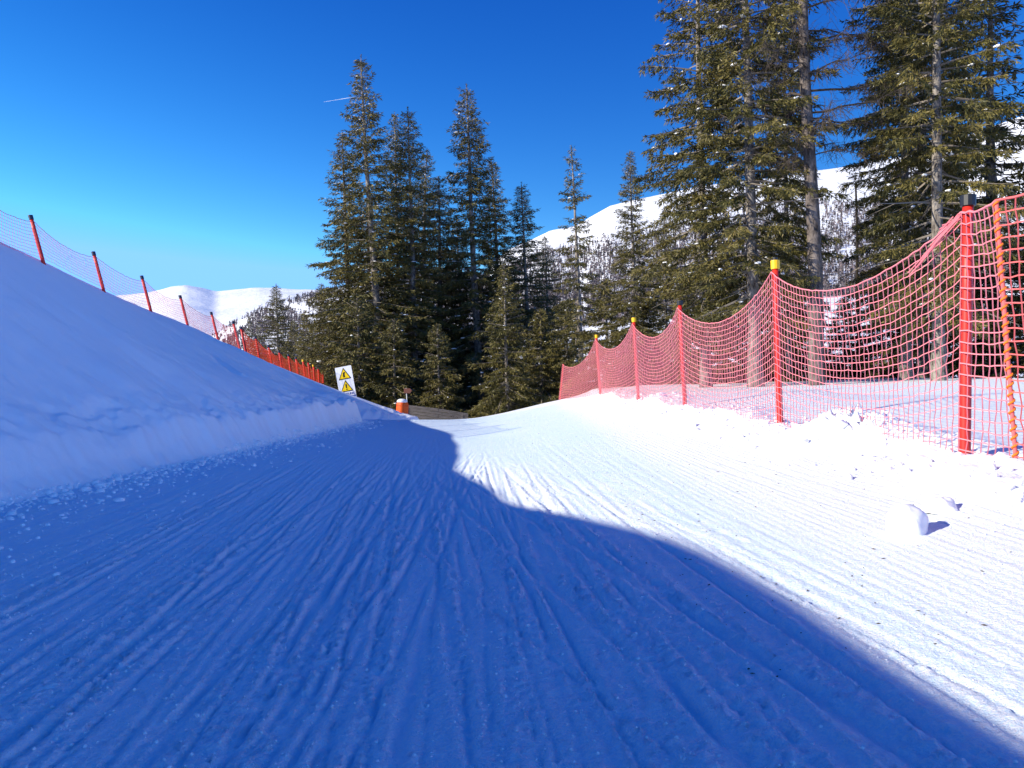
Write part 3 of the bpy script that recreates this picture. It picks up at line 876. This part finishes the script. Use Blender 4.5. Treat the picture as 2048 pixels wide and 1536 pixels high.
def net_span(a, b, ha, hb, sag, cell, gz, r, cordr, off, lean_a, lean_b, depth=.25, jit=.0045, rope=1.7):
    """Square mesh netting hanging between two posts; a,b are ground points."""
    a = np.array(a, float); b = np.array(b, float)
    n = max(3, int(round(np.hypot(*(b - a)[:2]) / cell)))
    u = np.linspace(0, 1, n + 1)
    hh = (ha + (hb - ha) * u) - sag * (4 * u * (1 - u)) ** .9
    rows = int(round((max(ha, hb) + depth) / cell)) + 1
    v = np.linspace(0, 1, rows)
    U, Vv = np.meshgrid(u, v)
    base = a[None, None] * (1 - U[..., None]) + b[None, None] * U[..., None]
    full = (ha + (hb - ha) * U)
    zz = -depth + Vv * (full + depth) - sag * (4 * U * (1 - U)) ** .9 * (.30 + .70 * Vv)
    lean = np.asarray(lean_a)[None, None] * (1 - U[..., None]) + np.asarray(lean_b)[None, None] * U[..., None]
    G = base.copy()
    G[..., 2] += zz
    G[..., :2] += lean * zz[..., None]
    G[..., 0] += off
    # cords gather towards the post tops, belly in between
    bel = 4 * U * (1 - U)
    G[..., 0] += .06 * bel * np.sin(Vv * 3.0 + a[1])
    j = r.normal(0, jit, G.shape); j[:, 0] *= .2; j[:, -1] *= .2
    G += j
    P = [G[:, :-1].reshape(-1, 3), G[:-1].reshape(-1, 3)]
    Q = [G[:, 1:].reshape(-1, 3), G[1:].reshape(-1, 3)]
    P = np.concatenate(P); Q = np.concatenate(Q)
    keep = np.maximum(P[:, 2], Q[:, 2]) > gz(np.clip((P[:, 0] + Q[:, 0]) / 2, -60, 14), (P[:, 1] + Q[:, 1]) / 2) - .08
    P, Q = P[keep], Q[keep]
    v1, f1 = tubes(P, Q, cordr, cordr, 3)
    v2, f2 = tubes(G[-1, :-1], G[-1, 1:], cordr * rope, cordr * rope, 5)
    return np.concatenate([v1, v2]), [f1, f2 + len(v1)], G

r = np.random.default_rng(77)
# pink net on the right: distances from the fence line along the right edge of the run
RF = [  # px base, distance, y base, y top, cap, lean x
    (1930, 7.0, 925, 402, 'black', .012),
    (1560, 11.4, 850, 530, 'yellow', -.030),
    (1370, 17.2, 810, 606, 'black', -.050),
    (1277, 22.8, 797, 640, 'yellow', -.058),
    (1201, 30.0, 786, 673, 'yellow', -.070),
]
fence = empty('safety_fence', (px(1930, 7.0), 7.0, pz(925, 7.0)))
tag(fence, 'pink safety net on red posts along the right edge of the run', 'fence')
org = np.array(fence.location)
pts = []
for xb, d, yb, yt, cap, lx in RF:
    x = px(xb, d); zb = pz(yb, d); h = pz(yt, d) - zb
    zb_true = float(piste_at(x, d))
    h = h + (zb - zb_true); zb = zb_true
    pts.append((np.array([x, d, zb]), h, (lx, 0.0)))
    v, f = post_mesh(h, .046, (lx, 0)); post = obj('post', v + (pts[-1][0] - org), f, M['red'], fence, True)
    chh = .10 if cap == 'black' else .13
    v, f = cap_mesh(h, .046, (lx, 0), chh, 1.38); obj('cap', v + (pts[-1][0] - org), f, M['black' if cap == 'black' else 'yellow'], post, False)
    if cap == 'yellow':
        v, f = cap_mesh(h + .085, .036, (lx, 0), .05, 1.0); obj('cap', v + (pts[-1][0] - org), f, M['black'], post)
pend = np.array([px(1120, 36.5), 36.5, float(piste_at(px(1120, 36.5), 36.5))])
pnear = np.array([4.25, 2.9, float(piste_at(4.25, 2.9))])
# end picket of the net and the near post outside the picture
hE = pz(728, 36.5) - pend[2]
v, f = post_mesh(hE, .03, (.1, 0)); obj('post', v + (pend - org), f, M['red'], fence, True)
v, f = post_mesh(2.3, .046, (0, 0)); obj('post', v + (pnear - org), f, M['red'], fence, True)
gz = lambda x, y: piste_at(x, y)
chain = [(pnear, 2.2, (0, 0), .12)] + [(p, h - .10, l, s) for (p, h, l), s in zip(pts, (.0, .42, .52, .50, .48))] + [(pend, hE, (.1, 0), .45)]
sags = [.10, .46, .52, .52, .55, .50]
nets = []
for i in range(len(chain) - 1):
    pa, ha, la, _ = chain[i]; pb, hb, lb, _ = chain[i + 1]
    if i == 0:
        # the seam: redder net nearer the camera, pink net behind it
        t = .18
        pm = pb + (pa - pb) * t; hm = hb - .05; lm = (-.075, 0)
        v, f, G = net_span(pa, pm, ha, hm, .08, .105, gz, r, .0065, -.06, la, lm)
        o = obj('net', v - org, f, M['pinkred'], fence); o["label"] = 'orange red net right of the seam rope'
        v, f, G = net_span(pm, pb, hm, hb, .03, .095, gz, r, .0062, -.06, lm, lb)
        obj('net', v - org, f, M['pink'], fence)
        seam = G[:, 0]
        continue
    v, f, G = net_span(pa, pb, ha, hb, sags[i], .10, gz, r, .0050, -.06, la, lb)
    obj('net', v - org, f, M['pink'], fence)
# seam rope with orange lashing
sv, sf = path_tube(seam, .016, 8); rope = obj('seam_rope', sv - org, sf, M['pinkred'], fence, True)
t = np.linspace(0, 1, 420); k = t * (len(seam) - 1); i = np.minimum(k.astype(int), len(seam) - 2)
c = seam[i] + (seam[i + 1] - seam[i]) * (k - i)[:, None]
ang = t * 2 * math.pi * 34
hel = c + np.stack([np.cos(ang) * .020, np.sin(ang) * .020, 0 * ang], 1)
v, f = path_tube(hel, .009, 5); obj('lashing', v - org, f, M['orange_rope'], rope, True)
# gathered knot of net where it is tied to the nearest post
P, Q = [], []
p0, h0, l0 = pts[0]; top = p0 + np.array([l0[0] * h0 - .07, .02, h0 - .12])
for q in range(16):
    a = top + r.normal(0, .02, 3); b = top + np.array([-.05 - .02 * q * .5, .12 + .025 * q, -.05 - .03 * q]) + r.normal(0, .015, 3)
    P.append(a); Q.append(b)
v, f = tubes(np.array(P), np.array(Q), .006, .006, 4); obj('net_knot', v - org, f, M['pink'], fence)

# nets on the crest of the left bank
def crest_fence(name, label, rows, netmat, cordr, hvis, capfun, step_off, rpost, cell=.10):
    x0, d0, ytop0 = rows[0]
    root = empty(name, (-12.2, d0, float(bank_z(np.array([-12.2]), np.array([d0]))[0])))
    tag(root, label, 'fence')
    org = np.array(root.location); ch = []
    for i, (lx, d, zt) in enumerate(rows):
        x = -12.2; zb = float(bank_z(np.array([x]), np.array([d]))[0])
        h = zt - zb
        base = np.array([x - lx * h, d, zb])
        v, f = post_mesh(h, rpost, (lx, 0)); p = obj('post', v + (base - org), f, M['red'], root, True)
        cm = capfun(i)
        if cm:
            v, f = cap_mesh(h, rpost, (lx, 0), .12, 1.18); obj('cap', v + (base - org), f, M[cm], p)
        ch.append((base, h - .10, (lx, 0)))
    gzb = lambda x, y: bank_z(x, y, False)
    for i in range(len(ch) - 1):
        a, ha, la = ch[i]; b, hb, lb = ch[i + 1]
        v, f, G = net_span(a, b, ha, hb, .20, cell, gzb, r, cordr, .05, la, lb, .05)
        obj('net', v - org, f, M[netmat], root)
def ztop(d):
    return np.interp(d, [17, 20, 23, 26, 29, 32, 34.5, 37, 40, 42.5, 45, 47, 49, 51], [6.0, 5.72, 5.30, 5.01, 4.70, 4.36, 4.18, 3.78, 3.30, 3.10, 2.93, 2.8, 2.55, 2.2])
crest_fence('safety_fence', 'thin pink net on leaning red posts along the crest of the left bank',
            [(-.28 + .005 * i, d, float(ztop(d))) for i, d in enumerate((17, 20, 23, 26, 29, 32, 34.5))], 'pinkred', .004, 1.0, lambda i: 'capblue', 0, .046)
crest_fence('safety_fence', 'dense orange red net and posts behind the end of the left bank',
            [(-.2 + .014 * i, d, float(ztop(d))) for i, d in enumerate((35.5, 37.5, 39.5, 41.3, 43, 44.5, 46, 47.2, 48.4, 49.6, 50.8))], 'redcord', .008, 1.0,
            lambda i: 'yellow' if i in (6, 8) else (None if i > 5 else 'capblue'), 0, .05)

# ------------------------------------------------------------------ warning sign
def warning_sign():
    d = 35.0
    w, hgt = .75, 1.46
    cx, cz = px(697.5, d), pz(765, d)
    s = empty('warning_sign', (cx, d, cz - hgt / 2))
    s.rotation_euler = (0, math.radians(-10.5), math.radians(-6))
    tag(s, 'white sign with two yellow warning triangles leaning behind the bank end', 'sign')
    def prism(P2, y0, th):
        n = len(P2); V = [(a, y0, b) for a, b in P2] + [(a, y0 - th, b) for a, b in P2]
        F = [tuple(range(n)), tuple(range(2 * n - 1, n - 1, -1))]
        side = np.array([[i, n + i, n + (i + 1) % n, (i + 1) % n] for i in range(n)])
        return np.array(V), [np.array([F[0]]), np.array([F[1]]), side]
    cor = .03; c = []
    for sx, sz, a0 in ((1, 1, 0), (-1, 1, 90), (-1, -1, 180), (1, -1, 270)):
        for k in range(4):
            a = math.radians(a0 + 30 * k)
            c.append((sx * (w / 2 - cor) + cor * math.cos(a), hgt / 2 + sz * (hgt / 2 - cor) + cor * math.sin(a)))
    v, f = prism(c, 0, .018); panel = obj('panel', v, f, M['white'], s)
    for x in (-w * .3, w * .3):
        v, f = path_tube(np.array([[x, .035, -.9], [x, .035, hgt * .5], [x, .035, hgt * .98]]), .022, 8); obj('post', v, f, M['steel'], s, True)
    def tri(cx, cz, q): return [(cx - q * .58, cz - q * .42), (cx + q * .58, cz - q * .42), (cx, cz + q * .62)]
    for zc, mark in ((1.10, 'bend'), (.545, 'bang')):
        v, f = prism(tri(0, zc, .50), -.0215, .004); t = obj('warning_triangle', v, f, M['ink'], s)
        v, f = prism(tri(0, zc - .004, .40), -.0285, .003); obj('yellow_field', v, f, M['signyellow'], t)
        if mark == 'bend':
            P2 = [(-.055, zc - .115), (-.055, zc + .055), (-.035, zc + .095), (.0, zc + .105), (.055, zc + .105), (.055, zc + .075), (.035, zc + .06), (.02, zc + .045), (.02, zc - .115)]
            v, f = prism(P2, -.0345, .003); obj('arrow_mark', v, f, M['ink'], t)
        else:
            v, f = prism([(-.018, zc - .06), (-.034, zc + .12), (.034, zc + .12), (.018, zc - .06)], -.0345, .003); obj('exclamation_mark', v, f, M['ink'], t)
            a = np.linspace(0, 6.28, 12, endpoint=False)
            v, f = prism([(.027 * math.cos(q), zc - .115 + .025 * math.sin(q)) for q in a], -.0345, .003); obj('exclamation_mark', v, f, M['ink'], t)
    for txt, z, sz in (('ACHTUNG', .185, .14), ('ATTENZIONE', .07, .12)):
        cu = bpy.data.curves.new('lettering', 'FONT'); cu.body = txt; cu.size = sz; cu.align_x = 'CENTER'; cu.extrude = .0015; cu.offset = .004
        to = bpy.data.objects.new('lettering', cu); COL.objects.link(to)
        me = bpy.data.meshes.new_from_object(to.evaluated_get(bpy.context.evaluated_depsgraph_get()))
        bpy.data.objects.remove(to); bpy.data.curves.remove(cu)
        me.materials.clear(); me.materials.append(M['blueink'])
        lo = link('lettering', me, None, panel); lo.location = (0, -.0225, z); lo.rotation_euler = (math.radians(90), 0, 0)
warning_sign()

# ------------------------------------------------------------------ padded post, timber barrier, small sign
def padded_post():
    d = 36.5; x = px(804, d); z0 = pz(832, d)
    o = empty('padded_post', (x, d, z0)); o.rotation_euler = (0, math.radians(2), 0)
    tag(o, 'orange padded post with a cap of snow beside the timber barrier', 'post')
    n = 28; prof = [(0, -.4), (.235, -.4), (.245, 0), (.262, .08), (.268, .30), (.262, .52), (.25, .60), (.225, .64), (0, .645)]
    V, F = [], []
    for rr_, z in prof:
        for k in range(n):
            a = 2 * math.pi * k / n; sq = 1 + .07 * math.cos(4 * a)
            V.append((rr_ * sq * math.cos(a), rr_ * sq * math.sin(a) * .9, z))
    for i in range(len(prof) - 1):
        for k in range(n): F.append((i * n + k, i * n + (k + 1) % n, (i + 1) * n + (k + 1) % n, (i + 1) * n + k))
    obj('foam_pad', np.array(V), np.array(F), M['orange'], o, True)
    for z in (.14, .48):
        a = np.linspace(0, 2 * math.pi, 29)
        P = np.stack([.272 * (1 + .07 * np.cos(4 * a)) * np.cos(a), .272 * .9 * (1 + .07 * np.cos(4 * a)) * np.sin(a), 0 * a + z], 1)
        v, f = path_tube(P, .008, 5, False); obj('strap', v, f, M['red'], o, True)
    V, F = [], []
    pr = [(.235, .635), (.245, .68), (.21, .74), (.13, .785), (.0, .80)]
    for rr_, z in pr:
        for k in range(n):
            a = 2 * math.pi * k / n; w = 1 + .05 * math.sin(3 * a + z * 9)
            V.append((rr_ * w * math.cos(a) - .02, rr_ * w * .9 * math.sin(a), z))
    for i in range(len(pr) - 1):
        for k in range(n): F.append((i * n + k, i * n + (k + 1) % n, (i + 1) * n + (k + 1) % n, (i + 1) * n + k))
    obj('snow_cap', np.array(V), np.array(F), M['lump'], o, True)
padded_post()

def barrier():
    d = 38.0
    xa, xb = px(812, d), px(936, d)
    za, zb = pz(810, d), pz(827, d)
    o = empty('timber_barrier', ((xa + xb) / 2, d, (za + zb) / 2 - .9)); tag(o, 'grey weathered plank barrier at the end of the run', 'barrier')
    org = np.array(o.location); r = np.random.default_rng(4)
    for i in range(6):
        h = .135
        for s in range(2):
            t0, t1 = (0, .52 + .06 * (i % 2)) if s == 0 else (.525 + .06 * (i % 2), 1.0)
            n = 7; V = []
            for k in range(n):
                t = t0 + (t1 - t0) * k / (n - 1)
                xx = xa + (xb - xa) * t; yy = d + .35 * (t - .4) ** 2 + r.uniform(-.006, .006) + .012 * (i % 2)
                zt = za + (zb - za) * t ** 1.3 - i * (h + .012) + r.uniform(-.005, .005)
                V += [(xx, yy, zt), (xx, yy, zt - h), (xx, yy + .045, zt - h), (xx, yy + .045, zt)]
            V = np.array(V); F = []
            for k in range(n - 1):
                for q in range(4): F.append((k * 4 + q, k * 4 + (q + 1) % 4, k * 4 + 4 + (q + 1) % 4, k * 4 + 4 + q))
            F.append((0, 3, 2, 1)); F.append(tuple((n - 1) * 4 + q for q in range(4)))
            obj('plank', V - org, np.array(F), M['wood'], o)
    for t in (.12, .5, .9):
        v, f = box(xa + (xb - xa) * t, d + .14, za + (zb - za) * t - .5, .10, .10, 1.0); obj('post', v - org, f, M['wood'], o)
barrier()

def trail_sign():
    d = 40.5; x = px(814, d)
    z0 = pz(830, d)
    o = empty('trail_sign', (x, d, z0)); tag(o, 'small brown board on a pale pole behind the padded post', 'sign')
    zt = pz(776, d) - z0
    v, f = path_tube(np.array([[0, 0, -.5], [0, 0, zt * .5], [-.04, 0, zt]]), .028, 8); obj('pole', v, f, M['pale'], o, True)
    V = np.array([(-.16, -.045, zt - .27), (.16, -.045, zt - .27), (.25, -.045, zt - .14), (.16, -.045, zt - .02), (-.16, -.045, zt - .02)])
    V = np.concatenate([V, V + np.array([0, .02, 0])])
    obj('board', V, [np.array([[0, 1, 2, 3, 4]]), np.array([[9, 8, 7, 6, 5]]), np.array([[i, 5 + i, 5 + (i + 1) % 5, (i + 1) % 5] for i in range(5)])], M['brown'], o)
trail_sign()

# ------------------------------------------------------------------ snow blocks and loose stuff
def snow_block(label, xp, yp, w, h, seed, taper=.8):
    x, y, z = hit(xp, yp, lambda a, b: piste_at(a, b))
    r = np.random.default_rng(seed)
    nu, nv = 26, 14; V = []
    for j in range(nv):
        t = j / (nv - 1)
        rad = (1 - (1 - taper) * t) * math.sqrt(max(0.0, 1 - (max(0.0, t - .45) / .56) ** 3))
        zz = h * (t - .12)
        for i in range(nu):
            a = 2 * math.pi * i / nu
            n = float(fbm(np.array([math.cos(a) * 1.6 + seed]), np.array([math.sin(a) * 1.6 + t * 2.2]), seed, 3)[0])
            q = max(.02, rad) * (1 + .22 * n)
            V.append((w / 2 * q * math.cos(a), w / 2 * q * math.sin(a) * .9, zz + .02 * n))
    F = [grid_faces(1, 1)] if False else []
    for j in range(nv - 1):
        for i in range(nu): F.append((j * nu + i, j * nu + (i + 1) % nu, (j + 1) * nu + (i + 1) % nu, (j + 1) * nu + i))
    o = link('snow_block', new_mesh('snow_block', np.array(V), [np.array(F), np.array([[ (nv - 1) * nu + i for i in range(nu)]])], smooth=True), M['lump'])
    o.location = (x, y, z)
    tag(o, label, 'snow block', 'loose blocks of snow on the sunny run')
snow_block('largest white block of snow lying on the sunny run', 1815, 1066, .27, .20, 3, .82)
snow_block('low pale block of snow behind and right of the largest one', 1880, 1022, .23, .10, 5, .8)
snow_block('small crumb of snow lying far left of the largest block', 1696, 958, .09, .06, 8, .7)

r = np.random.default_rng(99)
# rubble at the foot of the bank
n = 4000
y = 4 + 26 * r.random(n) ** 1.5
off = r.exponential(np.interp(y, [4, 9, 14, 30], [.85, .75, .5, .3]), n) - .12
x = toe_x(y) + off
z = np.maximum(piste_at(x, y), bank_z(x, y))
s = np.clip(r.lognormal(-4.15, .6, n), .006, .07) * np.exp(-np.clip(off, 0, 3) * .25) * np.interp(y, [4, 12, 30], [1.1, 1.05, .9])
v, f = lumps(np.stack([x, y, z + s * .2], 1), np.stack([s * r.uniform(.8, 1.5, n), s * r.uniform(.7, 1.2, n), s * r.uniform(.65, 1.0, n)], 1), r, 'ico', .13)
tag(obj('snow_rubble', v, f, M['bank'], smooth=True), 'broken lumps of snow scattered along the foot of the left bank', kind='stuff')
# clods pushed against the foot of the net
n = 520
y = 5 + 26 * r.random(n) ** 1.4; x = 3.75 + r.normal(0, .33, n) - .01 * y
s = np.clip(r.lognormal(-3.7, .6, n), .008, .09)
v, f = lumps(np.stack([x, y, piste_at(x, y) + s * .15], 1), np.stack([s * r.uniform(.9, 1.6, n), s, s * r.uniform(.6, 1.0, n)], 1), r, 'ico', .2)
tag(obj('snow_clods', v, f, M['lump']), 'clods of snow heaped along the foot of the pink net', kind='stuff')
# crumbs thrown up by ski edges
n = 20000
lw = LOOSE[:-1, :-1] ** 3 * (np.diff(PY_)[:, None] * np.diff(PX_)[None, :])
lw = lw * np.interp(PY_[:-1], [1.6, 2.2, 5, 9, 14], [1, 1, .55, .2, 0])[:, None] * np.where((PX_[:-1] > -6) & (PX_[:-1] < 3.9), np.interp(PX_[:-1], [0, 1.8], [1, .12]), 0)[None, :]
k = np.searchsorted(np.cumsum(lw.ravel()), r.random(n) * lw.sum())
jj, ii = np.unravel_index(np.clip(k, 0, lw.size - 1), lw.shape)
y = PY_[jj] + r.random(n) * np.diff(PY_)[jj]; x = PX_[ii] + r.random(n) * np.diff(PX_)[ii]
s = np.clip(r.lognormal(-5.35, .5, n), .002, .013)
v, f = lumps(np.stack([x, y, piste_at(x, y) + s * .35], 1), np.stack([s, s, s * .8], 1), r, 'oct', .2)
tag(obj('snow_crumbs', v, f, M['lump'], smooth=True), 'fine snow crumbs lying on the ski tracks', kind='stuff')
# dry needles and bits of bark on the sunny side
n = 420
y = 3.2 + 24 * r.random(n) ** 1.3; x = np.where(r.random(n) < .6, r.uniform(1.2, 3.8, n), r.normal(1.9, .4, n)) - .07 * y
s = r.uniform(.003, .010, n)
v, f = lumps(np.stack([x, y, piste_at(x, y) + .003], 1), np.stack([s * r.uniform(1, 2.4, n), s * .6, s * .4], 1), r, 'oct')
tag(obj('needle_litter', v, f, M['litter']), 'dark specks of needles and bark on the sunlit snow', kind='stuff')

# ------------------------------------------------------------------ contrail
D = 9000.0
P = np.array([[px(648, D), D, pz(204, D)], [px(668, D), D, pz(200.5, D)], [px(690, D), D, pz(197, D)], [px(712, D), D, pz(193.5, D)]])
v, f = path_tube(P, [.5, 1.6, 3.2, 4.2], 8)
tag(obj('contrail', v, f, M['contrail'], smooth=True), 'short white contrail in the blue sky beside the tallest spruce', 'contrail')
